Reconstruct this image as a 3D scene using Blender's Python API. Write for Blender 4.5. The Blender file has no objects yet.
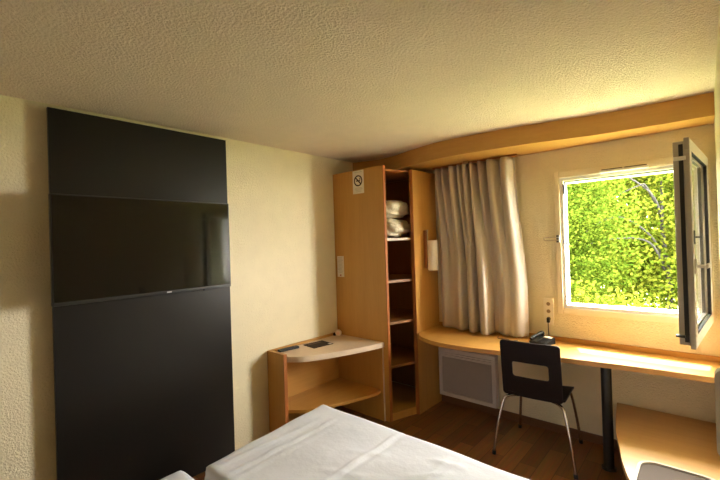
import bpy, bmesh, math, random
from mathutils import Vector, Matrix
random.seed(7)
PI = math.pi
sc = bpy.context.scene
C = sc.collection

# ------------------------------------------------------------------ camera
cam = bpy.data.cameras.new('camera')
cam.sensor_width = 36.0
cam.lens = 391.25 / 720 * 36.0
cam.clip_start = 0.02
cam_o = bpy.data.objects.new('camera', cam); C.objects.link(cam_o)
CX = Vector((0.74851203, 0.66236262, -0.03170953))
CY = Vector((0.02709546, 0.01722909, 0.99948436))
CZ = Vector((0.66256741, -0.74898526, -0.00505084))
M3 = Matrix((CX, CY, CZ)).transposed()
cam_o.matrix_world = Matrix.Translation((2.76, -3.43, 1.60)) @ M3.to_4x4()
sc.camera = cam_o

# ------------------------------------------------------------------ daylight
SKY_STRENGTH = 24.0
AUREOLE = 0.6
SUN_STRENGTH = 13.0
w = bpy.data.worlds.new('sky'); sc.world = w; w.use_nodes = True
wn = w.node_tree; wn.nodes.clear()
SUN_DIR = Vector((0.19, -0.48, -1.0)).normalized()          # the way the sunlight travels
wo = wn.nodes.new('ShaderNodeOutputWorld'); wb = wn.nodes.new('ShaderNodeBackground')
# hazy bright sky: even white haze plus the bright aureole around the sun
wtc = wn.nodes.new('ShaderNodeTexCoord')
wdot = wn.nodes.new('ShaderNodeVectorMath'); wdot.operation = 'DOT_PRODUCT'; wdot.inputs[1].default_value = -SUN_DIR
wcl = wn.nodes.new('ShaderNodeMath'); wcl.operation = 'MAXIMUM'; wcl.inputs[1].default_value = 0.0
wpw = wn.nodes.new('ShaderNodeMath'); wpw.operation = 'POWER'; wpw.inputs[1].default_value = 70.0
wma = wn.nodes.new('ShaderNodeMath'); wma.operation = 'MULTIPLY_ADD'; wma.inputs[1].default_value = AUREOLE; wma.inputs[2].default_value = 1.0
wml = wn.nodes.new('ShaderNodeMath'); wml.operation = 'MULTIPLY'; wml.inputs[1].default_value = SKY_STRENGTH
wn.links.new(wtc.outputs['Generated'], wdot.inputs[0]); wn.links.new(wdot.outputs['Value'], wcl.inputs[0])
wn.links.new(wcl.outputs[0], wpw.inputs[0]); wn.links.new(wpw.outputs[0], wma.inputs[0]); wn.links.new(wma.outputs[0], wml.inputs[0])
wb.inputs[0].default_value = (1.0, 0.985, 0.93, 1)
wn.links.new(wml.outputs[0], wb.inputs[1]); wn.links.new(wb.outputs[0], wo.inputs[0])

sun = bpy.data.lights.new('sun', 'SUN'); sun.energy = SUN_STRENGTH; sun.angle = math.radians(0.6)
sun.color = (1.0, 0.95, 0.84)
sun_o = bpy.data.objects.new('sun', sun); C.objects.link(sun_o)
sun_o.location = (-2, 6, 8)
sun_o.rotation_euler = SUN_DIR.to_track_quat('-Z', 'Y').to_euler()

por = bpy.data.lights.new('window_portal', 'AREA'); por.shape = 'RECTANGLE'; por.size = 0.86; por.size_y = 1.06
por.cycles.is_portal = True
por_o = bpy.data.objects.new('window_portal', por); C.objects.link(por_o)
por_o.location = (2.315, 0.12, 1.54); por_o.rotation_euler = (-PI/2, 0, 0)

vs = sc.view_settings
vs.view_transform = 'Standard'; vs.look = 'None'; vs.exposure = 1.52; vs.gamma = 1.0
vs.use_curve_mapping = False
sc.cycles.max_bounces = 16; sc.cycles.diffuse_bounces = 10; sc.cycles.glossy_bounces = 6
sc.cycles.transmission_bounces = 8; sc.cycles.transparent_max_bounces = 8
sc.cycles.sample_clamp_indirect = 12.0
sc.cycles.use_denoising = True

# ------------------------------------------------------------------ materials
def new_mat(name):
    m = bpy.data.materials.new(name); m.use_nodes = True
    return m, m.node_tree, m.node_tree.nodes['Principled BSDF']

def simple(name, col, rough=0.5, metal=0.0, bump=None, coat=0.0, spec=None):
    m, nt, b = new_mat(name)
    b.inputs['Roughness'].default_value = rough; b.inputs['Metallic'].default_value = metal
    b.inputs['Coat Weight'].default_value = coat
    if spec is not None: b.inputs['Specular IOR Level'].default_value = spec
    tc = nt.nodes.new('ShaderNodeTexCoord')
    n = nt.nodes.new('ShaderNodeTexNoise'); n.inputs['Scale'].default_value = 9.0
    nt.links.new(tc.outputs['Object'], n.inputs['Vector'])
    mx = nt.nodes.new('ShaderNodeMix'); mx.data_type = 'RGBA'
    mx.inputs['A'].default_value = (*[c*0.95 for c in col], 1); mx.inputs['B'].default_value = (*[min(1, c*1.05) for c in col], 1)
    nt.links.new(n.outputs['Fac'], mx.inputs['Factor']); nt.links.new(mx.outputs['Result'], b.inputs['Base Color'])
    if bump:
        scale, strength, dist = bump
        n2 = nt.nodes.new('ShaderNodeTexNoise'); n2.inputs['Scale'].default_value = scale
        n2.inputs['Detail'].default_value = 4.0; n2.inputs['Roughness'].default_value = 0.6
        nt.links.new(tc.outputs['Object'], n2.inputs['Vector'])
        bp = nt.nodes.new('ShaderNodeBump'); bp.inputs['Strength'].default_value = strength; bp.inputs['Distance'].default_value = dist
        nt.links.new(n2.outputs['Fac'], bp.inputs['Height']); nt.links.new(bp.outputs['Normal'], b.inputs['Normal'])
    return m

def wood(name, c1, c2, axis, rough=0.42, scale=1.0):
    """fine grained veneer; the grain runs along `axis`"""
    m, nt, b = new_mat(name)
    tc = nt.nodes.new('ShaderNodeTexCoord'); mp = nt.nodes.new('ShaderNodeMapping')
    s = [14*scale, 14*scale, 14*scale]; s[axis] = 0.9*scale
    mp.inputs['Scale'].default_value = s
    nt.links.new(tc.outputs['Object'], mp.inputs['Vector'])
    n = nt.nodes.new('ShaderNodeTexNoise'); n.inputs['Scale'].default_value = 2.2; n.inputs['Detail'].default_value = 6; n.inputs['Roughness'].default_value = 0.65
    nt.links.new(mp.outputs[0], n.inputs['Vector'])
    r = nt.nodes.new('ShaderNodeValToRGB')
    r.color_ramp.elements[0].position = 0.25; r.color_ramp.elements[1].position = 0.75
    r.color_ramp.elements[0].color = (*c1, 1); r.color_ramp.elements[1].color = (*c2, 1)
    nt.links.new(n.outputs['Fac'], r.inputs[0]); nt.links.new(r.outputs[0], b.inputs['Base Color'])
    b.inputs['Roughness'].default_value = rough
    return m

WC1, WC2 = (0.47, 0.230, 0.048), (0.55, 0.285, 0.066)
M = {}
M['wood_z'] = wood('beech_vertical', WC1, WC2, 2)
M['wood_x'] = wood('beech_lengthwise', WC1, WC2, 0)
M['wood_y'] = wood('beech_crosswise', WC1, WC2, 1)
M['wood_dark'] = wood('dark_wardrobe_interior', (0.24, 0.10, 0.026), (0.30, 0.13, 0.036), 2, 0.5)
M['wood_edge'] = wood('cherry_edging', (0.33, 0.10, 0.022), (0.40, 0.13, 0.03), 2, 0.4)
M['pale_top'] = wood('pale_laminate', (0.62, 0.47, 0.33), (0.68, 0.53, 0.38), 1, 0.45)
M['bench_wood'] = wood('bench_beech', (0.55, 0.31, 0.11), (0.62, 0.37, 0.14), 0, 0.4)
M['wall'] = simple('rough_cream_plaster', (0.82, 0.725, 0.505), 0.85, bump=(85, 0.7, 0.013))
M['ceiling'] = simple('rough_ceiling_plaster', (0.90, 0.755, 0.635), 0.9, bump=(80, 1.0, 0.018))
M['casing'] = simple('cream_painted_casing', (0.84, 0.74, 0.53), 0.6)
M['panel'] = simple('black_satin_board', (0.011, 0.009, 0.007), 0.34, spec=0.3)
M['tv_screen'] = simple('tv_screen_glass', (0.003, 0.0025, 0.002), 0.05, spec=0.5)
M['tv_bezel'] = simple('tv_bezel_plastic', (0.02, 0.018, 0.016), 0.3)
M['emblem'] = simple('pale_emblem', (0.6, 0.6, 0.6), 0.3)
M['linen'] = simple('white_linen', (0.62, 0.635, 0.69), 0.8, bump=(9, 0.22, 0.02))
M['bed_base'] = simple('grey_bed_base', (0.16, 0.13, 0.11), 0.8)
M['pvc'] = simple('white_pvc', (0.85, 0.84, 0.80), 0.35)
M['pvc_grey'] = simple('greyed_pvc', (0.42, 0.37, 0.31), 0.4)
M['gasket'] = simple('black_gasket', (0.015, 0.013, 0.012), 0.6)
M['switch'] = simple('cream_plastic', (0.84, 0.76, 0.60), 0.35)
M['socket_hole'] = simple('brown_socket_well', (0.30, 0.20, 0.10), 0.5)
M['hole'] = simple('dark_hole', (0.05, 0.03, 0.015), 0.7)
M['radiator'] = simple('white_enamel_radiator', (0.66, 0.60, 0.56), 0.45)
M['radiator_panel'] = simple('grey_radiator_face', (0.40, 0.345, 0.32), 0.5)
M['chair_ply'] = simple('dark_brown_plywood', (0.012, 0.0052, 0.004), 0.5, spec=0.18)
M['chrome'] = simple('brushed_chrome', (0.62, 0.57, 0.52), 0.25, 1.0)
M['black_metal'] = simple('black_steel', (0.012, 0.011, 0.010), 0.4)
M['black_plastic'] = simple('black_plastic', (0.010, 0.010, 0.010), 0.45, spec=0.3)
M['lamp_shade'] = simple('frosted_lamp_shade', (0.82, 0.76, 0.66), 0.5)
M['paper'] = simple('white_card', (0.80, 0.72, 0.62), 0.6)
M['ink'] = simple('dark_ink', (0.06, 0.025, 0.02), 0.7)
M['ink_grey'] = simple('faded_print', (0.52, 0.46, 0.38), 0.7)
M['ink_red'] = simple('red_print', (0.45, 0.08, 0.05), 0.7)
M['leaflet'] = simple('dark_printed_leaflet', (0.035, 0.024, 0.014), 0.7, spec=0.2)
M['pink'] = simple('pinkish_plastic', (0.80, 0.56, 0.46), 0.4)
M['headboard'] = simple('grey_headboard_board', (0.52, 0.46, 0.40), 0.6)
M['mat'] = simple('brown_grey_ribbed_mat', (0.10, 0.075, 0.058), 0.8, spec=0.2)
M['rim'] = simple('pale_glossy_rim', (0.60, 0.54, 0.45), 0.2)
M['bag'] = simple('plastic_wrapped_pillow', (0.78, 0.70, 0.54), 0.28, bump=(22, 0.7, 0.03), coat=0.6)
M['ground'] = simple('grassy_ground', (0.16, 0.20, 0.06), 0.9, bump=(30, 0.5, 0.03))
M['bark'] = simple('dark_bark', (0.007, 0.005, 0.003), 0.9, bump=(40, 0.6, 0.02))
M['cord'] = simple('brown_cord', (0.10, 0.05, 0.02), 0.6)

def curtain_mat():
    m, nt, b = new_mat('taupe_curtain_cloth')
    tc = nt.nodes.new('ShaderNodeTexCoord')
    mp = nt.nodes.new('ShaderNodeMapping'); mp.inputs['Scale'].default_value = (260, 260, 40)
    n = nt.nodes.new('ShaderNodeTexNoise'); n.inputs['Scale'].default_value = 1.0
    nt.links.new(tc.outputs['Object'], mp.inputs[0]); nt.links.new(mp.outputs[0], n.inputs['Vector'])
    mx = nt.nodes.new('ShaderNodeMix'); mx.data_type = 'RGBA'
    mx.inputs['A'].default_value = (0.52, 0.44, 0.36, 1); mx.inputs['B'].default_value = (0.60, 0.52, 0.43, 1)
    nt.links.new(n.outputs['Fac'], mx.inputs['Factor']); nt.links.new(mx.outputs['Result'], b.inputs['Base Color'])
    b.inputs['Roughness'].default_value = 0.5; b.inputs['Sheen Weight'].default_value = 0.3
    return m
M['curtain'] = curtain_mat()

def floor_mat():
    m, nt, b = new_mat('laminate_planks')
    tc = nt.nodes.new('ShaderNodeTexCoord')
    mp = nt.nodes.new('ShaderNodeMapping'); mp.inputs['Rotation'].default_value = (0, 0, PI/2)
    nt.links.new(tc.outputs['Object'], mp.inputs[0])
    br = nt.nodes.new('ShaderNodeTexBrick')
    br.inputs['Scale'].default_value = 1.0; br.inputs['Brick Width'].default_value = 0.62; br.inputs['Row Height'].default_value = 0.115
    br.inputs['Mortar Size'].default_value = 0.0015; br.inputs['Bias'].default_value = 0.0
    br.inputs['Color1'].default_value = (0.15, 0.058, 0.016, 1); br.inputs['Color2'].default_value = (0.29, 0.125, 0.038, 1)
    br.inputs['Mortar'].default_value = (0.03, 0.012, 0.005, 1)
    nt.links.new(mp.outputs[0], br.inputs['Vector'])
    mp2 = nt.nodes.new('ShaderNodeMapping'); mp2.inputs['Scale'].default_value = (40, 3, 1)
    nt.links.new(tc.outputs['Object'], mp2.inputs[0])
    n = nt.nodes.new('ShaderNodeTexNoise'); n.inputs['Scale'].default_value = 1.0; n.inputs['Detail'].default_value = 5
    nt.links.new(mp2.outputs[0], n.inputs['Vector'])
    mx = nt.nodes.new('ShaderNodeMix'); mx.data_type = 'RGBA'; mx.blend_type = 'OVERLAY'; mx.inputs['Factor'].default_value = 0.5
    nt.links.new(br.outputs['Color'], mx.inputs['A']); nt.links.new(n.outputs['Color'], mx.inputs['B'])
    nt.links.new(mx.outputs['Result'], b.inputs['Base Color'])
    b.inputs['Roughness'].default_value = 0.42
    return m
M['floor'] = floor_mat()
M['skirting'] = wood('brown_skirting', (0.13, 0.055, 0.018), (0.18, 0.075, 0.026), 0, 0.5)

def glass_mat():
    m, nt, b = new_mat('window_glass')
    b.inputs['Transmission Weight'].default_value = 1.0; b.inputs['Roughness'].default_value = 0.0
    b.inputs['IOR'].default_value = 1.45; b.inputs['Base Color'].default_value = (0.96, 0.98, 0.95, 1)
    return m
M['glass'] = glass_mat()

def leaf_mat(name, c1, c2, trans):
    m = bpy.data.materials.new(name); m.use_nodes = True; nt = m.node_tree; nt.nodes.clear()
    o = nt.nodes.new('ShaderNodeOutputMaterial')
    tc = nt.nodes.new('ShaderNodeTexCoord')
    n = nt.nodes.new('ShaderNodeTexNoise'); n.inputs['Scale'].default_value = 7.0; n.inputs['Detail'].default_value = 5
    nt.links.new(tc.outputs['Object'], n.inputs['Vector'])
    r = nt.nodes.new('ShaderNodeValToRGB'); r.color_ramp.elements[0].position = 0.35; r.color_ramp.elements[1].position = 0.65
    r.color_ramp.elements[0].color = (*c1, 1); r.color_ramp.elements[1].color = (*c2, 1)
    nt.links.new(n.outputs['Fac'], r.inputs[0])
    d = nt.nodes.new('ShaderNodeBsdfDiffuse'); t = nt.nodes.new('ShaderNodeBsdfTranslucent'); mx = nt.nodes.new('ShaderNodeMixShader')
    mx.inputs[0].default_value = trans
    nt.links.new(r.outputs[0], d.inputs[0]); nt.links.new(r.outputs[0], t.inputs[0])
    nt.links.new(d.outputs[0], mx.inputs[1]); nt.links.new(t.outputs[0], mx.inputs[2]); nt.links.new(mx.outputs[0], o.inputs[0])
    return m
LK = 0.36
M['leaf_green'] = leaf_mat('fresh_green_leaves', (0.06*LK, 0.12*LK, 0.010*LK), (0.17*LK, 0.22*LK, 0.022*LK), 0.35)
M['leaf_yellow'] = leaf_mat('yellow_green_leaves', (0.10*LK, 0.17*LK, 0.012*LK), (0.26*LK, 0.27*LK, 0.03*LK), 0.35)

# ------------------------------------------------------------------ geometry helpers
def box(bm, x0, x1, y0, y1, z0, z1, bev=0.0, seg=2):
    r = bmesh.ops.create_cube(bm, size=1.0)
    vs_ = r['verts']
    bmesh.ops.scale(bm, vec=(x1-x0, y1-y0, z1-z0), verts=vs_)
    bmesh.ops.translate(bm, vec=((x0+x1)/2, (y0+y1)/2, (z0+z1)/2), verts=vs_)
    if bev > 0:
        es = list({e for v in vs_ for e in v.link_edges})
        bmesh.ops.bevel(bm, geom=es, offset=bev, segments=seg, affect='EDGES', profile=0.5)

def BX(*a, **k):
    bm = bmesh.new(); box(bm, *a, **k); return bm

def prism(bm, pts, z0, z1):
    lo = [bm.verts.new((x, y, z0)) for x, y in pts]; hi = [bm.verts.new((x, y, z1)) for x, y in pts]
    n = len(pts)
    bm.faces.new(lo[::-1]); bm.faces.new(hi)
    for i in range(n):
        j = (i+1) % n
        bm.faces.new((lo[i], lo[j], hi[j], hi[i]))
    bmesh.ops.recalc_face_normals(bm, faces=bm.faces[:])

def tube(bm, pts, r, seg=12, cap=True):
    pts = [Vector(p) for p in pts]
    rr = r if isinstance(r, (list, tuple)) else [r]*len(pts)
    rings = []
    ref = None
    for i, p in enumerate(pts):
        a = pts[max(0, i-1)]; b = pts[min(len(pts)-1, i+1)]
        t = (b-a).normalized()
        if ref is None:
            ref = t.orthogonal().normalized()
        ref = (ref - t*ref.dot(t)).normalized()
        q = t.cross(ref)
        rings.append([bm.verts.new(p + (ref*math.cos(2*PI*k/seg) + q*math.sin(2*PI*k/seg))*rr[i]) for k in range(seg)])
    for i in range(len(rings)-1):
        for k in range(seg):
            bm.faces.new((rings[i][k], rings[i][(k+1) % seg], rings[i+1][(k+1) % seg], rings[i+1][k]))
    if cap:
        bm.faces.new(rings[0][::-1]); bm.faces.new(rings[-1])
    bmesh.ops.recalc_face_normals(bm, faces=bm.faces[:])

def TB(pts, r, seg=12):
    bm = bmesh.new(); tube(bm, pts, r, seg); return bm

def spline(pts, n=8):
    """Catmull-Rom through points of any dimension"""
    P = [Vector(p) for p in pts]; P = [P[0]*2-P[1]] + P + [P[-1]*2-P[-2]]
    out = []
    for i in range(1, len(P)-2):
        for k in range(n):
            t = k/n
            out.append(0.5*((2*P[i]) + (-P[i-1]+P[i+1])*t + (2*P[i-1]-5*P[i]+4*P[i+1]-P[i+2])*t*t + (-P[i-1]+3*P[i]-3*P[i+1]+P[i+2])*t**3))
    out.append(P[-2])
    return out

def sp2(pts, n=8):
    return [(v[0], v[1]) for v in spline([(x, y, 0) for x, y in pts], n)]

def rrect(cx, cy, hw, hh, r, n=6):
    """rounded rectangle loop, counter-clockwise"""
    out = []
    for sx, sy, a0 in ((1, 1, 0), (-1, 1, PI/2), (-1, -1, PI), (1, -1, 1.5*PI)):
        for k in range(n+1):
            a = a0 + PI/2*k/n
            out.append((cx + sx*(hw-r) + r*math.cos(a), cy + sy*(hh-r) + r*math.sin(a)))
    return out

def obj(name, bm, mat, parent=None, smooth=False, angle=35):
    me = bpy.data.meshes.new(name)
    if parent is not None and parent.rotation_euler.z == 0:
        bmesh.ops.translate(bm, vec=-parent.matrix_basis.translation if parent.parent is None else -parent.parent.matrix_basis.translation, verts=bm.verts[:])
    bm.normal_update(); bm.to_mesh(me); bm.free()
    if smooth:
        for p in me.polygons: p.use_smooth = True
        me.set_sharp_from_angle(angle=math.radians(angle))
    o = bpy.data.objects.new(name, me); C.objects.link(o)
    if mat: me.materials.append(mat)
    if parent is not None: o.parent = parent
    return o

def sub(name, bm, mat, part, **k):
    """a sub-part: `part` is itself a child whose own transform is the identity"""
    root = part.parent
    if root is not None and root.rotation_euler.z == 0:
        bmesh.ops.translate(bm, vec=-root.matrix_basis.translation, verts=bm.verts[:])
    me = bpy.data.meshes.new(name); bm.normal_update(); bm.to_mesh(me); bm.free()
    if k.get('smooth'):
        for p in me.polygons: p.use_smooth = True
        me.set_sharp_from_angle(angle=math.radians(35))
    o = bpy.data.objects.new(name, me); C.objects.link(o); me.materials.append(mat); o.parent = part
    return o

def thing(name, label, cat, loc=(0, 0, 0), rotz=0, group=None):
    o = bpy.data.objects.new(name, None); C.objects.link(o); o.empty_display_size = 0.1
    o.location = loc; o.rotation_euler = (0, 0, rotz); o['label'] = label; o['category'] = cat
    if group: o['group'] = group
    return o

def tag(o, label, cat, group=None):
    o['label'] = label; o['category'] = cat
    if group: o['group'] = group
    return o

def struct(name, bm, mat, label=None, cat=None):
    o = obj(name, bm, mat); o['kind'] = 'structure'
    if label: o['label'] = label
    if cat: o['category'] = cat
    return o

# ------------------------------------------------------------------ room shell
H = 2.435
XR, YB, YF = 2.82, 0.0, -4.6      # right wall face, window wall face, wall behind the viewer
WX0, WX1, WZ0, WZ1 = 1.888, 2.73, 1.02, 2.06
TH = 0.08
struct('floor', BX(-0.15, 4.2, YF-0.1, TH, -0.1, 0.0), M['floor'], 'brown laminate plank floor', 'floor')
struct('ceiling', BX(-0.15, 4.2, YF-0.1, TH, H, H+0.15), M['ceiling'], 'rough cream plaster ceiling', 'ceiling')
struct('wall_left', BX(-0.15, 0.0, YF-0.1, TH, 0.0, H), M['wall'], 'cream plaster wall behind the black board', 'wall')
bm = bmesh.new()
box(bm, 0, WX0, 0, TH, 0, H); box(bm, WX1, 4.2, 0, TH, 0, H)
box(bm, WX0, WX1, 0, TH, 0, WZ0); box(bm, WX0, WX1, 0, TH, WZ1, H)
struct('wall_back', bm, M['wall'], 'cream plaster wall around the open window', 'wall')
struct('wall_right', BX(XR, XR+0.12, -2.66, 0, 0, H), M['wall'], 'cream plaster wall at the right edge', 'wall')
struct('wall_entry', BX(4.05, 4.2, YF, 0, 0, H), M['wall'], 'cream plaster wall of the entry', 'wall')
struct('wall_front', BX(-0.15, 4.2, YF-0.1, YF, 0, H), M['wall'], 'cream plaster wall facing the window', 'wall')
struct('baseboard_back', BX(0.752, XR, -0.014, 0, 0, 0.065, bev=0.003), M['skirting'], 'brown wooden baseboard under the desk', 'baseboard')
struct('ground', BX(-14, 16, TH+0.02, 24, -0.75, -0.6), M['ground'], 'pale ground outside the window', 'ground')
# unseen box added outside over the opening, trims the sunlight to a strip
struct('sun_blocker', BX(WX0-0.1, WX1+0.1, TH, 0.36, 2.05, 2.32), M['pvc'], 'added unseen sun-blocking box outside above the window', 'sun blocker')
struct('trim_2', BX(WX0-0.05, WX1+0.05, 0.066, TH+0.07, WZ0-0.03, WZ0), M['pvc_grey'], 'outer window ledge', 'ledge')

# ------------------------------------------------------------------ window
win = obj('window_1', bmesh.new(), None); win['kind'] = 'structure'
win['label'] = 'white framed window open to the trees'; win['category'] = 'window'
def ring(bm, x0, x1, z0, z1, wd, y0, y1, bev=0.0):
    box(bm, x0, x1, y0, y1, z0, z0+wd, bev); box(bm, x0, x1, y0, y1, z1-wd, z1, bev)
    box(bm, x0, x0+wd, y0, y1, z0+wd, z1-wd, bev); box(bm, x1-wd, x1, y0, y1, z0+wd, z1-wd, bev)
bm = bmesh.new(); ring(bm, WX0, WX1, WZ0, WZ1, 0.026, -0.004, 0.065, 0.003)
ring(bm, WX0+0.02, WX1-0.02, WZ0+0.02, WZ1-0.02, 0.016, 0.03, 0.065, 0.002)
fr = obj('window_frame', bm, M['pvc'], win)
bm = bmesh.new(); ring(bm, WX0+0.026, WX1-0.026, WZ0+0.026, WZ1-0.026, 0.005, 0.018, 0.03)
sub('gasket', bm, M['gasket'], fr)
bm = bmesh.new()
box(bm, 1.847, WX0, -0.014, 0, 0.973, 2.112, 0.004); box(bm, WX1, 2.79, -0.014, 0, 0.973, 2.112, 0.004)
box(bm, WX0, WX1, -0.014, 0, 0.973, WZ0, 0.004); box(bm, WX0, WX1, -0.014, 0, WZ1, 2.112, 0.004)
obj('window_casing', bm, M['casing'], win)
g = obj('vent_grille', BX(2.17, 2.47, -0.035, -0.002, 2.058, 2.078, bev=0.004), M['pvc'], win)
bm = bmesh.new(); box(bm, 2.185, 2.315, -0.034, -0.014, 2.0785, 2.084); box(bm, 2.33, 2.46, -0.034, -0.014, 2.0785, 2.084)
sub('vent_slot', bm, M['hole'], g)
# corner hinge, striker plates and the wire catch on the left jamb
bm = bmesh.new(); box(bm, 1.912, 1.924, -0.010, 0.0, 1.93, 2.01, 0.003); box(bm, 1.905, 1.915, -0.008, 0, 1.53, 1.56, 0.002)
for z in (1.05, 1.075, 1.11): box(bm, 1.906, 1.914, -0.008, 0, z, z+0.008)
obj('striker', bm, M['black_metal'], win)
c_ = obj('catch_plate', BX(1.862, 1.882, -0.024, -0.012, 1.545, 1.605, bev=0.003), M['pvc'], win)
bm = bmesh.new()
for z in (1.552, 1.575, 1.598): box(bm, 1.858, 1.876, -0.032, -0.022, z-0.006, z+0.006, 0.002)
sub('catch_screw', bm, M['black_metal'], c_)
sub('catch_loop', TB(spline([(1.865, -0.026, 1.588), (1.80, -0.03, 1.589), (1.765, -0.03, 1.583), (1.765, -0.03, 1.567), (1.80, -0.03, 1.561), (1.865, -0.026, 1.562)], 6), 0.0028, 8), M['chrome'], c_)

# open sash, hinged at the right jamb and swung into the room
hx, hy = 2.762, -0.018
SW, Z0, Z1 = 0.83, 1.004, 2.078
# closed position runs from the hinge towards -x; (u, v) -> x = hx - u
def sring(bm, u0, u1, z0, z1, wd, v0, v1, bev=0.003):
    box(bm, u0, u1, v0, v1, z0, z0+wd, bev); box(bm, u0, u1, v0, v1, z1-wd, z1, bev)
    box(bm, u0, u0+wd, v0, v1, z0+wd, z1-wd, bev); box(bm, u1-wd, u1, v0, v1, z0+wd, z1-wd, bev)
def S(fn):
    bm = bmesh.new(); fn(bm)
    # mirror u -> -u so that u grows away from the hinge, then swing by the opening angle
    m = Matrix.Translation((hx, hy, 0)) @ Matrix.Rotation(math.radians(85.0), 4, 'Z') @ Matrix.Diagonal((-1, 1, 1, 1))
    bmesh.ops.transform(bm, matrix=m, verts=bm.verts[:]); bmesh.ops.reverse_faces(bm, faces=bm.faces[:])
    return bm
def f_body(bm):
    sring(bm, 0.012, SW-0.012, Z0+0.014, Z1-0.014, 0.058, 0.004, 0.050)
    sring(bm, 0.0, SW, Z0, Z1, 0.062, -0.018, 0.004)
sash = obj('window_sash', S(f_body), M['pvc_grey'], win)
def f_slot(bm): box(bm, SW-0.0125, SW-0.0095, 0.008, 0.026, Z0+0.03, Z1-0.03)
sub('sash_groove', S(f_slot), M['gasket'], sash)
def f_face(bm): sring(bm, 0.006, SW-0.006, Z0+0.006, Z1-0.006, 0.056, -0.020, -0.0175, 0.001)
sub('sash_face', S(f_face), M['pvc'], sash)
def f_bead(bm): sring(bm, 0.060, SW-0.060, Z0+0.060, Z1-0.060, 0.006, -0.016, -0.0005, 0.001)
sub('glazing_gasket', S(f_bead), M['gasket'], sash)
def f_glass(bm): box(bm, 0.062, SW-0.062, 0.006, 0.026, Z0+0.062, Z1-0.062)
sub('glass_pane', S(f_glass), M['glass'], sash)
def f_handle(bm):
    box(bm, SW-0.045, SW-0.015, -0.028, -0.018, 1.385, 1.460, 0.004)
    box(bm, SW-0.038, SW-0.022, -0.062, -0.028, 1.415, 1.431, 0.004)
    box(bm, SW-0.15, SW-0.022, -0.074, -0.060, 1.412, 1.434, 0.005)
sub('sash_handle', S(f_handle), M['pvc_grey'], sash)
def f_latch(bm):
    box(bm, SW-0.045, SW-0.037, -0.026, -0.018, 1.535, 1.605); box(bm, SW-0.043, SW-0.039, -0.052, -0.026, 1.566, 1.575)
sub('sash_latch', S(f_latch), M['black_metal'], sash)
def f_keep(bm): box(bm, SW-0.012, SW+0.004, -0.004, 0.046, 1.965, 1.985, 0.002)
sub('lock_keeper', S(f_keep), M['pvc'], sash)
def f_lower(bm): box(bm, SW-0.02, SW+0.012, 0.022, 0.060, Z0+0.055, Z0+0.066)
sub('sash_stop', S(f_lower), M['black_metal'], sash)

# ------------------------------------------------------------------ curved pelmet under the ceiling
front = sp2([(0.0, -0.392), (0.10, -0.36), (0.20, -0.328), (0.32, -0.306), (0.48, -0.325), (0.77, -0.41), (1.06, -0.468), (1.35, -0.462), (1.73, -0.41), (2.0, -0.345), (2.25, -0.285), (2.56, -0.262), (2.818, -0.255)], 8)
bm = bmesh.new(); prism(bm, [(0.002, -0.002)] + [(max(x, 0.002), y) for x, y in front] + [(2.818, -0.002)], 2.292, H-0.002)
pel = obj('curtain_pelmet', bm, M['wood_x'], smooth=True, angle=30)
tag(pel, 'curved beech pelmet running under the ceiling above the window and wardrobe', 'pelmet')

# ------------------------------------------------------------------ wardrobe
wd = thing('wardrobe', 'tall open beech corner wardrobe with dark shelves beside the curtain', 'wardrobe', (0.35, -0.35, 0))
WT = 2.275
obj('front_panel', BX(0.003, 0.628, -0.692, -0.662, 0.0, WT), M['wood_z'], wd)
obj('edge_strip', BX(0.628, 0.634, -0.6925, -0.6615, 0.0, WT), M['wood_edge'], wd)
obj('side_panel', BX(0.716, 0.750, -0.404, -0.003, 0.0, WT-0.022), M['wood_z'], wd)
obj('edge_strip', BX(0.7155, 0.7505, -0.410, -0.404, 0.0, WT-0.022), M['wood_edge'], wd)
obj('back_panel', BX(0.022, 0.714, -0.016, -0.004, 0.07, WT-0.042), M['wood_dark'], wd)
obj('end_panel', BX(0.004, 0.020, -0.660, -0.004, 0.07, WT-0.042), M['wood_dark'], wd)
SHP = [(0.022, -0.660), (0.610, -0.660), (0.640, -0.56), (0.672, -0.47), (0.700, -0.400), (0.714, -0.385), (0.714, -0.018), (0.022, -0.018)]
for z in (1.625, 1.245, 0.870, 0.478):
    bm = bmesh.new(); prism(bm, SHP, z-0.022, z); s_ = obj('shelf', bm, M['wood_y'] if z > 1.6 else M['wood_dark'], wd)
    fe = SHP[1:5]
    bm = bmesh.new(); prism(bm, fe + [(x+0.004, y-0.002) for x, y in fe[::-1]], z-0.022, z+0.0005)
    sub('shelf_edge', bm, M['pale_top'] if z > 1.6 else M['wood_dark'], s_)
bm = bmesh.new(); prism(bm, SHP, WT-0.040, WT-0.024); obj('top_panel', bm, M['wood_edge'], wd)
bm = bmesh.new(); prism(bm, [(0.022, -0.660), (0.632, -0.660), (0.66, -0.57), (0.69, -0.48), (0.714, -0.412), (0.714, -0.018), (0.022, -0.018)], 0.0, 0.065)
obj('base', bm, M['wood_y'], wd)

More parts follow.
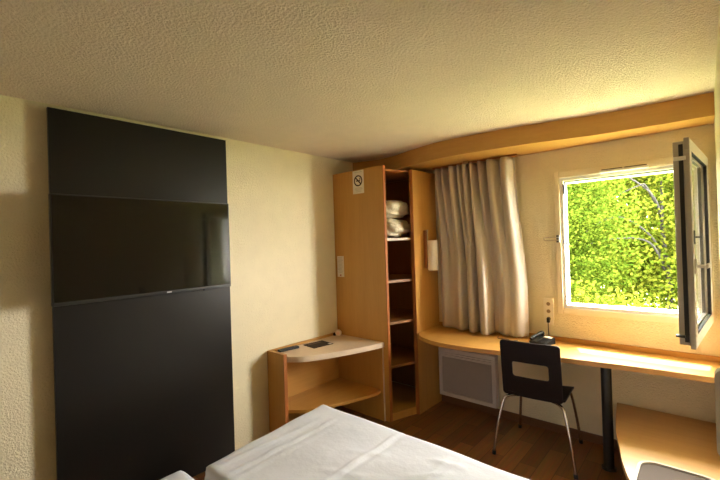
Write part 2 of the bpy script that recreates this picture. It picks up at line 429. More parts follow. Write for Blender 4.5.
# pillows stored in the wardrobe
def pillow(name, cx, cy, cz, lx, ly, lz, rot, seed, mat):
    rnd = random.Random(seed)
    bm = bmesh.new(); bmesh.ops.create_uvsphere(bm, u_segments=36, v_segments=20, radius=1.0)
    ph = [rnd.uniform(0, 6.28) for _ in range(6)]
    for v in bm.verts:
        x, y, z = v.co
        sx = math.copysign(abs(x)**0.55, x); sy = math.copysign(abs(y)**0.55, y); sz = math.copysign(abs(z)**0.8, z)
        wv = 1 + 0.07*math.sin(9*x+5*z+ph[0]) + 0.05*math.sin(13*y-6*x+ph[1]) + 0.04*math.sin(17*z+8*y+ph[2])
        v.co = (sx*lx*wv, sy*ly*wv, sz*lz*wv)
    bmesh.ops.rotate(bm, cent=(0, 0, 0), matrix=Matrix.Rotation(rot, 3, 'Z'), verts=bm.verts[:])
    zmin = min(v.co.z for v in bm.verts)
    bmesh.ops.translate(bm, vec=(cx, cy, cz - zmin), verts=bm.verts[:])
    return bm
tag(obj('pillow', pillow('p', 0.445, -0.435, 1.626, 0.205, 0.190, 0.082, 0.06, 1, M['bag']), M['bag'], smooth=True, angle=180),
    'cream plastic-wrapped spare pillow lying directly on the wardrobe shelf', 'pillow', 'spare pillows in the wardrobe')
tag(obj('pillow', pillow('p', 0.43, -0.42, 1.812, 0.20, 0.19, 0.082, -0.10, 5, M['bag']), M['bag'], smooth=True, angle=180),
    'cream plastic-wrapped spare pillow lying on top of the other one', 'pillow', 'spare pillows in the wardrobe')

# signs stuck on the wardrobe front
yf = -0.6925
ns = thing('no_smoking_sign', 'white card with a crossed-out cigarette in a ring, high on the wardrobe front', 'sign', (0.34, yf, 2.05))
obj('card', BX(0.272, 0.408, yf-0.0022, yf-0.0002, 2.052, 2.268), M['paper'], ns)
bm = bmesh.new(); N = 40; cx, cz, r0, r1 = 0.340, 2.172, 0.040, 0.052
vi = []
for yy in (yf-0.0035, yf-0.0022):
    vi.append([[bm.verts.new((cx+r*math.cos(2*PI*k/N), yy, cz+r*math.sin(2*PI*k/N))) for k in range(N)] for r in (r0, r1)])
for k in range(N):
    j = (k+1) % N
    bm.faces.new((vi[0][0][k], vi[0][0][j], vi[0][1][j], vi[0][1][k]))
    bm.faces.new((vi[0][1][k], vi[0][1][j], vi[1][1][j], vi[1][1][k]))
    bm.faces.new((vi[0][0][j], vi[0][0][k], vi[1][0][k], vi[1][0][j]))
bmesh.ops.recalc_face_normals(bm, faces=bm.faces[:])
b2 = bmesh.new(); box(b2, -0.044, 0.044, -0.0035, -0.0022, -0.006, 0.006)
bmesh.ops.rotate(b2, cent=(0, 0, 0), matrix=Matrix.Rotation(PI/4, 3, 'Y'), verts=b2.verts[:])
bmesh.ops.translate(b2, vec=(cx, yf, cz), verts=b2.verts[:])
tmp = bpy.data.meshes.new('tmp'); b2.to_mesh(tmp); b2.free(); bm.from_mesh(tmp); bpy.data.meshes.remove(tmp)
obj('prohibition_ring', bm, M['ink'], ns)
bm = bmesh.new(); box(bm, cx-0.026, cx+0.024, yf-0.003, yf-0.0022, cz-0.006, cz+0.004); box(bm, cx+0.018, cx+0.028, yf-0.003, yf-0.0022, cz+0.006, cz+0.024)
obj('cigarette', bm, M['ink'], ns)
for z, a, b in ((2.252, 0.295, 0.39), (2.105, 0.30, 0.385), (2.094, 0.295, 0.39), (2.083, 0.305, 0.38), (2.070, 0.31, 0.375)):
    obj('text_line', BX(a, b, yf-0.0028, yf-0.0022, z-0.002, z+0.002), M['ink_grey'], ns)
nc = thing('notice_card', 'small narrow white notice with fine print on the wardrobe front by the wall', 'notice', (0.076, yf, 1.26))
obj('card', BX(0.033, 0.120, yf-0.0022, yf-0.0002, 1.265, 1.468), M['paper'], nc)
rr = random.Random(3)
for i in range(12):
    z = 1.452 - i*0.013
    a = 0.042 + rr.uniform(0, 0.006); b = 0.112 - rr.uniform(0, 0.022)
    obj('text_line', BX(a, b, yf-0.0028, yf-0.0022, z-0.0022, z+0.0022), M['ink_grey'], nc)
obj('red_mark', BX(0.066, 0.084, yf-0.0028, yf-0.0022, 1.274, 1.288), M['ink_red'], nc)

# wall lamp on the wardrobe's side
lp = thing('wall_lamp', 'white cylindrical reading lamp on the side of the wardrobe, beside the curtain', 'lamp', (0.79, -0.235, 1.30))
obj('lamp_shade', TB([(0.838, -0.235, 1.315), (0.838, -0.235, 1.318), (0.838, -0.235, 1.59), (0.838, -0.235, 1.594)], [0.042, 0.046, 0.046, 0.042], 32), M['lamp_shade'], lp, smooth=True)
obj('bracket', BX(0.751, 0.778, -0.25, -0.22, 1.33, 1.69, bev=0.003), M['wood_edge'], lp)
obj('arm', BX(0.775, 0.80, -0.245, -0.225, 1.43, 1.47), M['chrome'], lp)
obj('back_rod', TB([(0.785, -0.235, 1.31), (0.785, -0.235, 1.695)], 0.006, 10), M['chrome'], lp, smooth=True)

# ------------------------------------------------------------------ corner bedside shelf
nt_ = thing('bedside_shelf', 'curved corner bedside unit with pale top between wall and wardrobe', 'bedside table', (0.25, -1.1, 0))
obj('side_panel', BX(0.003, 0.219, -1.522, -1.492, 0.0, 0.722), M['wood_z'], nt_)
obj('edge_strip', BX(0.219, 0.225, -1.5225, -1.4915, 0.0, 0.722), M['wood_edge'], nt_)
crv = sp2([(0.223, -1.491), (0.325, -1.41), (0.405, -1.27), (0.48, -1.08), (0.545, -0.88), (0.588, -0.694)], 8)
bm = bmesh.new(); prism(bm, [(0.020, -1.491)] + crv + [(0.020, -0.694)], 0.656, 0.700)
obj('top', bm, M['pale_top'], nt_, smooth=True, angle=30)
crv2 = [(x-0.004, y) for x, y in crv]
bm = bmesh.new(); prism(bm, [(0.020, -1.491)] + crv2[:-4] + [(0.548, -0.712), (0.02, -0.712)], 0.250, 0.275)
obj('shelf', bm, M['wood_y'], nt_, smooth=True, angle=30)
obj('back_panel', BX(0.003, 0.018, -1.491, -0.694, 0.0, 0.722), M['wood_y'], nt_)
obj('end_panel', BX(0.020, 0.575, -0.710, -0.694, 0.0, 0.655), M['wood_z'], nt_)
obj('end_edge', BX(0.575, 0.579, -0.7105, -0.6935, 0.0, 0.655), M['pale_top'], nt_)

# things on it
def placed(o_bm, loc, rot, size=1.0):
    bmesh.ops.scale(o_bm, vec=(size, size, size), verts=o_bm.verts[:])
    bmesh.ops.rotate(o_bm, cent=(0, 0, 0), matrix=Matrix.Rotation(rot, 3, 'Z'), verts=o_bm.verts[:])
    bmesh.ops.translate(o_bm, vec=loc, verts=o_bm.verts[:]); return o_bm
rl = (0.068, -1.350, 0.7003); ra = -0.12
rc = thing('remote_control', 'black remote control lying at the left end of the bedside top', 'remote', rl)
obj('body', placed(BX(-0.024, 0.024, -0.095, 0.095, 0, 0.018, bev=0.005), rl, ra), M['black_plastic'], rc)
bm = bmesh.new()
for i in range(7):
    for j in range(3): box(bm, -0.016+j*0.012, -0.008+j*0.012, -0.07+i*0.018, -0.059+i*0.018, 0.018, 0.0195)
obj('buttons', placed(bm, rl, ra), M['gasket'], rc)
ll = (0.150, -1.085, 0.7003)
lf = thing('leaflet', 'dark printed leaflet lying flat in the middle of the bedside top', 'leaflet', ll)
obj('sheet', placed(BX(-0.085, 0.085, -0.105, 0.105, 0, 0.003), ll, -0.12), M['leaflet'], lf)
bm = bmesh.new()
box(bm, -0.055, -0.035, -0.08, 0.06, 0.003, 0.0034)
obj('print', placed(bm, ll, -0.12), M['cord'], lf)
obj('pale_corner', placed(BX(0.045, 0.078, 0.07, 0.098, 0.003, 0.0036), ll, -0.12), M['paper'], lf)
gl = (0.068, -0.745, 0.7003)
gd = thing('round_device', 'small round pale device with pink face in the back corner of the bedside top', 'device', gl)
bm = bmesh.new(); bmesh.ops.create_uvsphere(bm, u_segments=20, v_segments=12, radius=0.031)
bmesh.ops.translate(bm, vec=(gl[0]+0.01, gl[1]-0.01, gl[2]+0.031), verts=bm.verts[:]); obj('body', bm, M['paper'], gd, smooth=True, angle=180)
obj('face', TB([(gl[0]+0.024, gl[1]-0.026, gl[2]+0.033), (gl[0]+0.031, gl[1]-0.036, gl[2]+0.034)], 0.014, 16), M['pink'], gd)
obj('dark_back', BX(0.022, 0.045, gl[1]-0.03, gl[1]+0.005, 0.7003, 0.728, bev=0.004), M['chair_ply'], gd)

# ------------------------------------------------------------------ black board and television on the left wall
bd = thing('wall_board', 'tall black board standing out from the left wall behind the television', 'board', (0.05, -2.41, 0))
obj('board', BX(0.045, 0.070, -2.945, -1.880, 0.02, 2.397), M['panel'], bd)
bm = bmesh.new()
for y in (-2.75, -2.40, -2.05): box(bm, 0.0, 0.045, y-0.03, y+0.03, 0.02, 2.36)
obj('batten', bm, M['casing'], bd)
tv = thing('television', 'wide black flat television hung on the black wall board', 'television', (0.13, -2.44, 1.295))
TY0, TY1, TZ0, TZ1 = -2.962, -1.918, 1.306, 1.912
obj('housing', BX(0.118, 0.152, TY0, TY1, TZ0, TZ1, bev=0.004), M['tv_bezel'], tv)
obj('screen', BX(0.1515, 0.1535, TY0+0.008, TY1-0.008, TZ0+0.020, TZ1-0.008), M['tv_screen'], tv)
obj('wall_mount', BX(0.070, 0.119, -2.62, -2.20, 1.45, 1.78), M['black_metal'], tv)
obj('emblem', BX(0.1515, 0.1535, -2.372, -2.342, TZ0+0.006, TZ0+0.013), M['emblem'], tv)
obj('receiver', BX(0.124, 0.150, -2.12, -2.06, TZ0-0.008, TZ0+0.001, bev=0.002), M['gasket'], tv)

# ------------------------------------------------------------------ desk
dfront = sp2([(0.752, -0.355), (0.80, -0.455), (0.90, -0.535), (1.05, -0.590), (1.25, -0.600), (1.45, -0.575), (1.70, -0.525), (2.0, -0.470), (2.25, -0.435), (2.5, -0.405), (2.817, -0.385)], 8)
dk = thing('desk', 'long curved beech worktop under the window running from wardrobe to right wall', 'desk', (2.18, -0.30, 0))
bm = bmesh.new(); prism(bm, [(0.752, -0.018)] + dfront + [(2.817, -0.018)], 0.716, 0.750)
obj('worktop', bm, M['wood_x'], dk, smooth=True, angle=30)
obj('upstand', BX(0.752, 2.817, -0.018, -0.002, 0.716, 0.785, bev=0.004), M['wood_x'], dk)
lg = obj('leg', TB([(2.222, -0.33, 0.012), (2.222, -0.33, 0.716)], 0.032, 24), M['black_metal'], dk, smooth=True)
sub('foot_plate', TB([(2.222, -0.33, 0.0), (2.222, -0.33, 0.012)], 0.045, 24), M['black_metal'], lg)
bm = bmesh.new(); box(bm, 0.753, 0.778, -0.30, -0.05, 0.69, 0.716); obj('bracket', bm, M['wood_y'], dk)

# low luggage bench under the right end of the desk
lb = thing('luggage_bench', 'low beech luggage bench with curved end under the right end of the desk', 'bench', (2.55, -0.6, 0))
bl = sp2([(2.232, -0.016), (2.258, -0.25), (2.296, -0.50), (2.345, -0.72), (2.40, -0.95), (2.47, -1.12), (2.60, -1.25), (2.817, -1.30)], 8)
bm = bmesh.new(); prism(bm, bl + [(2.817, -0.016)], 0.315, 0.350)
obj('top', bm, M['bench_wood'], lb, smooth=True, angle=30)
obj('support', BX(2.50, 2.53, -1.0, -0.06, 0.0, 0.315), M['wood_z'], lb)
obj('support', BX(2.785, 2.815, -1.1, -0.06, 0.0, 0.315), M['wood_z'], lb)
mt = rrect(2.622, -1.02, 0.172, 0.215, 0.085, 8)
mi = rrect(2.622, -1.02, 0.157, 0.200, 0.072, 8)
bm = bmesh.new()
n = len(mt); A = [[bm.verts.new((x, y, z)) for x, y in L] for L, z in ((mt, 0.350), (mt, 0.362), (mi, 0.362), (mi, 0.352))]
for q in range(3):
    for i in range(n):
        j = (i+1) % n; bm.faces.new((A[q][i], A[q][j], A[q+1][j], A[q+1][i]))
bmesh.ops.recalc_face_normals(bm, faces=bm.faces[:]); rim = obj('rim', bm, M['rim'], lb, smooth=True)
bm = bmesh.new(); prism(bm, mi, 0.350, 0.354); obj('mat', bm, M['mat'], lb)

# ------------------------------------------------------------------ radiator
ra_ = thing('radiator', 'flat white electric radiator on the wall under the desk', 'radiator', (1.045, -0.02, 0.09))
bm = bmesh.new(); ring(bm, 0.768, 1.335, 0.090, 0.548, 0.036, -0.075, -0.002, 0.005); box(bm, 0.79, 1.31, -0.06, -0.004, 0.12, 0.52)
obj('casing', bm, M['radiator'], ra_)
obj('front_face', BX(0.806, 1.297, -0.070, -0.058, 0.128, 0.462, bev=0.003), M['radiator_panel'], ra_)
for z in (0.474, 0.494): obj('louvre', BX(0.806, 1.297, -0.073, -0.058, z, z+0.013, bev=0.002), M['radiator'], ra_)

# ------------------------------------------------------------------ socket, telephone
so = thing('wall_socket', 'cream triple socket plate on the wall between curtain and window', 'socket', (1.778, 0, 0.885))
obj('plate', BX(1.738, 1.814, -0.018, -0.001, 0.876, 1.090, bev=0.003), M['switch'], so)
for z in (1.045, 0.985, 0.925):
    s_ = obj('socket_ring', TB([(1.778, -0.0215, z), (1.778, -0.010, z)], 0.021, 24), M['casing'], so)
    sub('socket_hole', TB([(1.778, -0.0222, z), (1.778, -0.0210, z)], 0.015, 20), M['socket_hole'], s_)
tl = (1.765, -0.165, 0.7503)
tp = thing('telephone', 'black desk telephone behind the chair, plugged into the wall socket', 'telephone', tl)
trot = -0.35
bm = bmesh.new()
vv = [bm.verts.new(p) for p in ((-0.09, -0.085, 0), (0.09, -0.085, 0), (0.09, 0.085, 0), (-0.09, 0.085, 0), (-0.088, -0.083, 0.025), (0.088, -0.083, 0.025), (0.086, 0.080, 0.062), (-0.086, 0.080, 0.062))]
for f in ((3, 2, 1, 0), (4, 5, 6, 7), (0, 1, 5, 4), (1, 2, 6, 5), (2, 3, 7, 6), (3, 0, 4, 7)): bm.faces.new([vv[i] for i in f])
bmesh.ops.bevel(bm, geom=bm.edges[:], offset=0.006, segments=2, affect='EDGES')
obj('base', placed(bm, tl, trot, 0.80), M['black_plastic'], tp)
hs = bmesh.new()
tube(hs, spline([(-0.058, -0.088, 0.045), (-0.058, -0.06, 0.060), (-0.058, 0.0, 0.072), (-0.058, 0.06, 0.084), (-0.058, 0.085, 0.078)], 6), [0.017]*4+[0.02]*3+[0.016]*11+[0.02]*4+[0.024]*3, 14)
obj('handset', placed(hs, tl, trot, 0.80), M['black_plastic'], tp, smooth=True, angle=60)
bm = bmesh.new()
for i in range(4):
    for j in range(3):
        y = -0.06+i*0.022; z = 0.028+(y+0.083)*0.227
        box(bm, -0.005+j*0.026, 0.013+j*0.026, y-0.007, y+0.007, z, z+0.004)
obj('keypad', placed(bm, tl, trot, 0.80), M['gasket'], tp)
bm = bmesh.new(); box(bm, -0.012, 0.072, 0.036, 0.070, 0.0, 0.003)
bmesh.ops.rotate(bm, cent=(0, 0.05, 0), matrix=Matrix.Rotation(0.22, 3, 'X'), verts=bm.verts[:]); bmesh.ops.translate(bm, vec=(0, 0, 0.0575), verts=bm.verts[:])
obj('label_strip', placed(bm, tl, trot, 0.80), M['paper'], tp)
pg = obj('plug', BX(1.768, 1.788, -0.050, -0.0222, 0.895, 0.935, bev=0.004), M['black_plastic'], tp)
obj('cord', TB(spline([(1.778, -0.042, 0.896), (1.779, -0.045, 0.84), (1.782, -0.045, 0.79), (1.784, -0.060, 0.757), (1.785, -0.085, 0.757)], 8), 0.0032, 8), M['black_plastic'], tp, smooth=True)
cd = obj('cord', TB(spline([(1.40, -0.14, 0.754), (1.43, -0.21, 0.754), (1.50, -0.20, 0.754), (1.545, -0.24, 0.754), (1.58, -0.19, 0.754)], 8), 0.004, 8), M['cord'], smooth=True)
tag(cd, 'thin dark cord lying on the desk by the curtain hem', 'cord')

# ------------------------------------------------------------------ curtain
rail = obj('curtain_rail', BX(0.80, 1.60, -0.128, -0.108, 2.279, 2.2915, bev=0.003), M['wood_edge'])
tag(rail, 'thin curtain rail fixed under the curved pelmet', 'curtain rail')
gl_ = obj('glide', BX(1.155, 1.205, -0.20, -0.165, 2.262, 2.290, bev=0.004), M['chrome'], rail)
def curtain():
    NS, NV = 300, 44
    bm = bmesh.new()
    # hem line of the folds: (x, y); narrow light ridges towards the room, dark gaps between
    hem = [(0.815, -0.055), (0.86, -0.098), (0.93, -0.088), (0.985, -0.105), (1.035, -0.140), (1.070, -0.135), (1.082, -0.06), (1.092, -0.035), (1.110, -0.085), (1.15, -0.150), (1.185, -0.155), (1.200, -0.09), (1.206, -0.045), (1.225, -0.11), (1.27, -0.18), (1.318, -0.195), (1.332, -0.11), (1.332, -0.035), (1.355, -0.03), (1.40, -0.085), (1.455, -0.130), (1.50, -0.105), (1.54, -0.125), (1.58, -0.11), (1.61, -0.065), (1.625, -0.045)]
    top = [(0.815, -0.060), (0.840, -0.140), (0.870, -0.060), (0.905, -0.145), (0.940, -0.060), (0.985, -0.150), (1.018, -0.135), (1.035, -0.055), (1.060, -0.140), (1.085, -0.150), (1.098, -0.055), (1.122, -0.155), (1.15, -0.150), (1.162, -0.060), (1.185, -0.140), (1.208, -0.155), (1.222, -0.055), (1.238, -0.055), (1.265, -0.145), (1.295, -0.160), (1.318, -0.06), (1.350, -0.150), (1.395, -0.155), (1.432, -0.07), (1.478, -0.150), (1.520, -0.155), (1.545, -0.08), (1.565, -0.075)]
    def resample(P, n):
        Q = spline([(x, y, 0) for x, y in P], 12)
        return [Q[0].copy() if k == 0 else Q[min(len(Q)-1, int(k*(len(Q)-1)/(n-1)))].lerp(Q[min(len(Q)-1, int(k*(len(Q)-1)/(n-1))+1)], (k*(len(Q)-1)/(n-1)) % 1) for k in range(n)]
    hs_ = resample(hem, 320); ts_ = resample(top, 320)
    n = len(hs_)
    grid = []
    for j in range(NV+1):
        t = j/NV              # 0 at the top
        z = 2.277 + (0.7605-2.277)*t
        k = min(1, max(0, (t-0.0)/0.75)); k = k*k*(3-2*k)
        row = []
        for i in range(n):
            p = ts_[i].lerp(hs_[i], k)
            s = i/(n-1)
            zz = z
            if s > 0.72 and t > 0.9: zz += 0.004+0.004*math.sin(s*230)
            y = min(-0.046, p.y + 0.006*math.sin(7*t + 11*s)*t)
            row.append(bm.verts.new((p.x + 0.012*math.sin(5*t+3*s)*t*(1-t)*2, y, zz)))
        grid.append(row)
    for j in range(NV):
        for i in range(n-1):
            bm.faces.new((grid[j+1][i], grid[j+1][i+1], grid[j][i+1], grid[j][i]))
    return bm
cu = obj('curtain', curtain(), M['curtain'], smooth=True, angle=180)
so_ = cu.modifiers.new('thickness', 'SOLIDIFY'); so_.thickness = 0.003; so_.offset = 0
tag(cu, 'gathered taupe curtain hanging from the pelmet to the desk, left of the window', 'curtain')

# ------------------------------------------------------------------ desk chair (built facing +y, then turned)
ch = thing('desk_chair', 'dark brown plywood chair with a slotted backrest and chrome legs at the desk', 'chair', (1.79, -0.35, 0), math.radians(4))
def slab(loop_o, loop_i, rings, thick, bend, cap_inner):
    """plate between two loops (or filled), given thickness, mapped to space by bend(u, v, w)"""
    bm = bmesh.new(); n = len(loop_o)
    sides = []
    for w_ in (0, thick):
        rows = []
        for q in range(rings+1):
            f = q/rings
            rows.append([bm.verts.new(bend(loop_o[i][0]*(1-f)+loop_i[i][0]*f, loop_o[i][1]*(1-f)+loop_i[i][1]*f, w_)) for i in range(n)])
        sides.append(rows)
        for q in range(rings):
            for i in range(n):
                j = (i+1) % n
                bm.faces.new((rows[q][i], rows[q][j], rows[q+1][j], rows[q+1][i]))
        if cap_inner: bm.faces.new(rows[-1])
    for i in range(n):
        j = (i+1) % n
        bm.faces.new((sides[0][0][i], sides[1][0][i], sides[1][0][j], sides[0][0][j]))
        if not cap_inner:
            bm.faces.new((sides[0][-1][i], sides[0][-1][j], sides[1][-1][j], sides[1][-1][i]))
    bmesh.ops.recalc_face_normals(bm, faces=bm.faces[:])
    return bm
def densify(loop, k=4):
    out = []
    for i in range(len(loop)):
        a, b = loop[i], loop[(i+1) % len(loop)]
        for q in range(k): out.append((a[0]+(b[0]-a[0])*q/k, a[1]+(b[1]-a[1])*q/k))
    return out
def back_bend(u, v, w_):
    # u across, v height; leans back and is slightly dished; w = thickness towards the sitter
    lean = -0.205 - (v-0.44)*0.12
    return (u, lean - 0.05*(0.5-abs(u)/0.4)*0.35 + w_, v)
ob = densify(rrect(-0.003, 0.652, 0.200, 0.203, 0.022, 5)); ib = densify(rrect(-0.004, 0.650, 0.122, 0.055, 0.018, 5))
obj('backrest', slab(ob, ib, 6, 0.013, back_bend, False), M['chair_ply'], ch, smooth=True, angle=40)
def seat_bend(u, v, w_):
    z = 0.452 + 0.012*(u/0.2)**2 - 0.030*max(0, (v-0.12)/0.1)**2 + 0.018*max(0, (-v-0.12)/0.1)**2 - w_
    return (u, v, z)
os_ = densify(rrect(0, 0.0, 0.205, 0.215, 0.045, 5)); is_ = [(x*0.02, y*0.02) for x, y in os_]
obj('seat', slab(os_, is_, 8, 0.014, seat_bend, True), M['chair_ply'], ch, smooth=True, angle=40)
for sx in (-1, 1):
    lr = obj('leg', TB(spline([(sx*0.268, -0.258, 0.012), (sx*0.243, -0.238, 0.20), (sx*0.212, -0.210, 0.36), (sx*0.196, -0.196, 0.412), (sx*0.165, -0.17, 0.428), (sx*0.12, -0.13, 0.428)], 6), 0.0105, 14), M['chrome'], ch, smooth=True)
    sub('foot_cap', TB([(sx*0.270, -0.2595, 0.0), (sx*0.267, -0.257, 0.026)], 0.0135, 14), M['black_plastic'], lr)
    lf_ = obj('leg', TB(spline([(sx*0.225, 0.258, 0.012), (sx*0.206, 0.232, 0.20), (sx*0.186, 0.195, 0.36), (sx*0.172, 0.178, 0.412), (sx*0.15, 0.15, 0.425), (sx*0.12, 0.12, 0.426)], 6), 0.0105, 14), M['chrome'], ch, smooth=True)
    sub('foot_cap', TB([(sx*0.226, 0.2595, 0.0), (sx*0.224, 0.257, 0.026)], 0.0135, 14), M['black_plastic'], lf_)
bm = bmesh.new()
for sx in (-1, 1): tube(bm, [(sx*0.12, -0.14, 0.428), (sx*0.12, 0.13, 0.426)], 0.0105, 12)
tube(bm, [(-0.12, 0.0, 0.426), (0.12, 0.0, 0.426)], 0.0095, 12)
obj('seat_frame', bm, M['chrome'], ch, smooth=True)

# ------------------------------------------------------------------ beds
def bed_cover(x0, x1, y0, y1, z0, z1, r, creases, seed, skew):
    """sheet pulled over the mattress: rounded box with pulled creases"""
    rnd = random.Random(seed)
    NX, NY = 150, 84
    bm = bmesh.new()
    def prof(t, a, b):
        # t in 0..1 runs down one side, across and down the other; returns (coord, drop)
        side = z1-z0-r; arc = r*PI/2; mid = (b-a)-2*r
        L = 2*side+2*arc+mid; s = t*L
        if s < side: return a, side + r - s, -1
        s -= side
        if s < arc:
            th = s/r; return a + r*(1-math.cos(th)), r*(1-math.sin(th)), -1
        s -= arc
        if s < mid: return a + r + s, 0.0, 0
        s -= mid
        if s < arc:
            th = s/r; return b - r + r*math.sin(th), r*(1-math.cos(th)), 1
        s -= arc
        return b, r + s, 1
    grid = []
    for i in range(NX+1):
        row = []
        cx_, dx, _ = prof(i/NX, x0, x1)
        for j in range(NY+1):
            cy_, dy, _ = prof(j/NY, y0, y1)
            d = max(dx, dy) if (dx > 0 or dy > 0) else 0
            x, y = cx_, cy_
            if dx > 0 and dy > 0:                       # round the corner post in plan
                rc_ = 0.11
                ex = x0 if cx_ < (x0+x1)/2 else x1; ey = y0 if cy_ < (y0+y1)/2 else y1
                ux = rc_ if cx_ < (x0+x1)/2 else -rc_; uy = rc_ if cy_ < (y0+y1)/2 else -rc_
                c0 = Vector((ex+ux, ey+uy)); p = Vector((x, y))-c0
                if (p.x*ux < 0) and (p.y*uy < 0) and p.length > rc_*0.999:
                    p = p.normalized()*rc_; x, y = c0.x+p.x, c0.y+p.y
            z = z1 - d
            x += skew*((y1-y)/(y1-y0))*max(0, 1-(x-x0)/1.2)
            for (ax, ay, bx, by, hgt, wdt) in creases:
                ab = Vector((bx-ax, by-ay)); ap = Vector((x-ax, y-ay)); tt = ap.dot(ab)/ab.length_squared
                if -0.1 < tt < 1.1:
                    dist = (ap - ab*tt).length; fade = max(0, min(1, min(tt+0.1, 1.1-tt)/0.25))
                    z += hgt*fade*math.exp(-(dist/wdt)**2)
            z += 0.0025*math.sin(11*x+3*y)+0.002*math.sin(17*y-7*x+1.3)
            z += 0.012*(-((x-(x0+x1)/2)/(x1-x0)*2)**4)*0
            row.append(bm.verts.new((x, y, z)))
        grid.append(row)
    for i in range(NX):
        for j in range(NY):
            bm.faces.new((grid[i][j], grid[i+1][j], grid[i+1][j+1], grid[i][j+1]))
    return bm
def bed(label, x0, x1, y0, y1, top, creases, seed, skew=0.0):
    b = thing('bed', label, 'bed', ((x0+x1)/2, (y0+y1)/2, 0), 0, 'twin beds in white linen')
    obj('base', BX(x0+0.14, x1-0.02, y0+0.03, y1-0.03, 0.10, 0.26, bev=0.01), M['bed_base'], b)
    obj('mattress', BX(x0+0.12, x1-0.03, y0+0.03, y1-0.03, 0.26, top-0.03, bev=0.03, seg=3), M['linen'], b)
    obj('sheet', bed_cover(x0, x1, y0, y1, 0.20, top, 0.055, creases, seed, skew), M['linen'], b, smooth=True, angle=180)
    for x in (x0+0.22, x1-0.12):
        for y in (y0+0.1, y1-0.1): obj('leg', TB([(x, y, 0), (x, y, 0.10)], 0.025, 12), M['black_metal'], b)
    return b
cr = [(1.00, -1.66, 1.00, -2.45, 0.009, 0.007), (1.06, -1.75, 1.055, -2.5, 0.004, 0.010), (1.42, -1.62, 1.41, -2.4, 0.011, 0.008), (1.45, -1.62, 1.44, -2.2, -0.005, 0.012),
      (1.82, -1.66, 1.81, -2.3, 0.008, 0.009), (1.76, -1.68, 1.78, -1.95, 0.006, 0.012), (1.70, -1.75, 1.86, -1.72, 0.006, 0.014), (1.68, -1.95, 1.84, -1.80, 0.005, 0.012),
      (0.92, -1.8, 0.90, -2.5, 0.006, 0.012), (1.30, -1.95, 1.50, -1.85, 0.004, 0.016), (1.33, -2.15, 1.55, -2.05, 0.004, 0.016)]
bed('white made-up bed nearest the window, its foot towards the bedside shelf', 0.722, 2.755, -2.52, -1.572, 0.50, cr, 1, 0.10)
bed('white bed of which only a foot corner shows at the bottom edge', 0.745, 2.66, -3.36, -2.555, 0.50, [(1.0, -2.7, 1.0, -3.2, 0.006, 0.01)], 2)

# pale grey rounded board standing out of the right wall beside the bed
hb = bmesh.new()
L = [(2.818, 0.815), (2.818, 1.125)] + [(2.768+0.03-0.03*math.cos(a), 1.095+0.03*math.sin(a)) for a in [PI/2-PI/2*k/6 for k in range(7)]] + [(2.768+0.03-0.03*math.cos(a), 0.845-0.03*math.sin(a)) for a in [PI/2*k/6 for k in range(7)]]
lo = [hb.verts.new((x, -1.62, z)) for x, z in L]; hi = [hb.verts.new((x, -1.575, z)) for x, z in L]
hb.faces.new(lo); hb.faces.new(hi[::-1])
for i in range(len(L)):
    j = (i+1) % len(L); hb.faces.new((lo[i], hi[i], hi[j], lo[j]))
bmesh.ops.recalc_face_normals(hb, faces=hb.faces[:])
tag(obj('side_board', hb, M['headboard']), 'pale grey round-cornered board standing out of the right wall at the picture edge', 'board')

# ------------------------------------------------------------------ trees outside
def foliage(cx, cy, cz, rx, ry, rz, n, size, seed):
    rnd = random.Random(seed)
    verts, faces = [], []
    clumps = []
    for _ in range(int(n/60)):
        while True:
            p = Vector((rnd.uniform(-1, 1), rnd.uniform(-1, 1), rnd.uniform(-1, 1)))
            if 0.25 < p.length < 1: break
        clumps.append(p)
    for i in range(n):
        c = clumps[i % len(clumps)]
        g = Vector((rnd.gauss(0, 0.10), rnd.gauss(0, 0.12), rnd.gauss(0, 0.08)))
        p = Vector(((c.x+g.x)*rx+cx, (c.y+g.y)*ry+cy, (c.z+g.z)*rz+cz))
        if p.z < -0.5: continue
        a = Vector((rnd.gauss(0, 1), rnd.gauss(0, 1), rnd.gauss(0, 0.6))).normalized()
        b = a.cross(Vector((rnd.gauss(0, 1), rnd.gauss(0, 1), rnd.gauss(0, 1)))).normalized()
        nrm = a.cross(b)
        L_ = size*rnd.uniform(0.7, 1.3); W_ = L_*0.33
        k = len(verts)
        verts += [p, p+a*L_*0.45+b*W_+nrm*L_*0.08, p+a*L_, p+a*L_*0.45-b*W_+nrm*L_*0.08]
        faces += [(k, k+1, k+2), (k, k+2, k+3)]
    return verts, faces
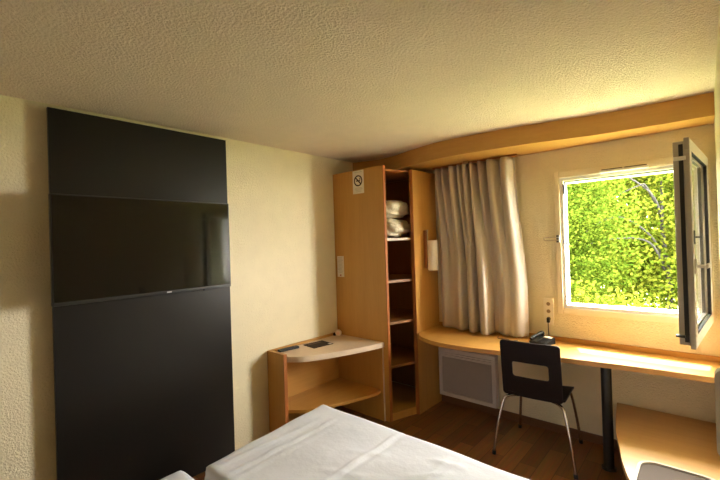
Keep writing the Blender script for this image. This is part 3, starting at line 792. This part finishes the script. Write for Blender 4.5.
def tree(label, bx, by, cz, rx, ry, rz, n, size, seed, mat, branches):
    t = thing('tree', label, 'tree', (bx, by, -0.6), 0, 'trees outside the window')
    vs2, fs2 = foliage(bx, by, cz, rx, ry, rz, n, size, seed)
    me = bpy.data.meshes.new('foliage'); off = Vector((bx, by, -0.6))
    me.from_pydata([v-off for v in vs2], [], fs2); me.materials.append(mat)
    o = bpy.data.objects.new('foliage', me); C.objects.link(o); o.parent = t
    obj('trunk', TB(spline([(bx, by, -0.62), (bx+0.05, by, 0.5), (bx-0.04, by+0.05, 1.8), (bx+0.02, by, cz+rz*0.6)], 6), [0.07-0.003*i for i in range(19)], 12), M['bark'], t, smooth=True)
    for br in branches:
        P = spline(br, 6); obj('branch', TB(P, [0.026*(1-0.8*i/len(P)) for i in range(len(P))], 8), M['bark'], t, smooth=True)
    return t
tree('fresh green leafy tree filling the left of the window view', -0.15, 5.2, 1.7, 1.95, 0.65, 2.5, 42000, 0.065, 11, M['leaf_green'],
     [[(-0.15, 5.2, 0.6), (0.3, 4.9, 1.1), (0.7, 4.7, 1.3)]])
tree('yellow-green tree with dark bare branches on the right of the window view', 2.1, 7.1, 2.1, 2.3, 0.75, 2.7, 30000, 0.085, 12, M['leaf_yellow'],
     [[(2.1, 7.1, 0.9), (1.9, 6.5, 1.55), (1.4, 6.3, 1.95), (0.9, 6.25, 1.75), (0.5, 6.25, 1.3)], [(2.1, 7.1, 1.6), (2.0, 6.4, 2.3), (1.6, 6.25, 2.75), (1.2, 6.25, 2.95)], [(2.1, 7.1, 0.7), (1.9, 6.4, 1.4), (1.3, 6.25, 1.5), (0.7, 6.25, 1.35)], [(2.1, 7.1, 1.8), (1.9, 6.3, 2.5), (1.75, 6.22, 2.55), (1.3, 6.22, 2.35)]])
tree('low yellow bush at the bottom of the window view', 0.8, 4.0, 0.05, 1.7, 0.45, 0.70, 16000, 0.07, 13, M['leaf_yellow'], [])
tree('tall background tree behind the other trees', 0.3, 9.8, 2.6, 4.2, 1.2, 3.3, 42000, 0.19, 14, M['leaf_green'], [])
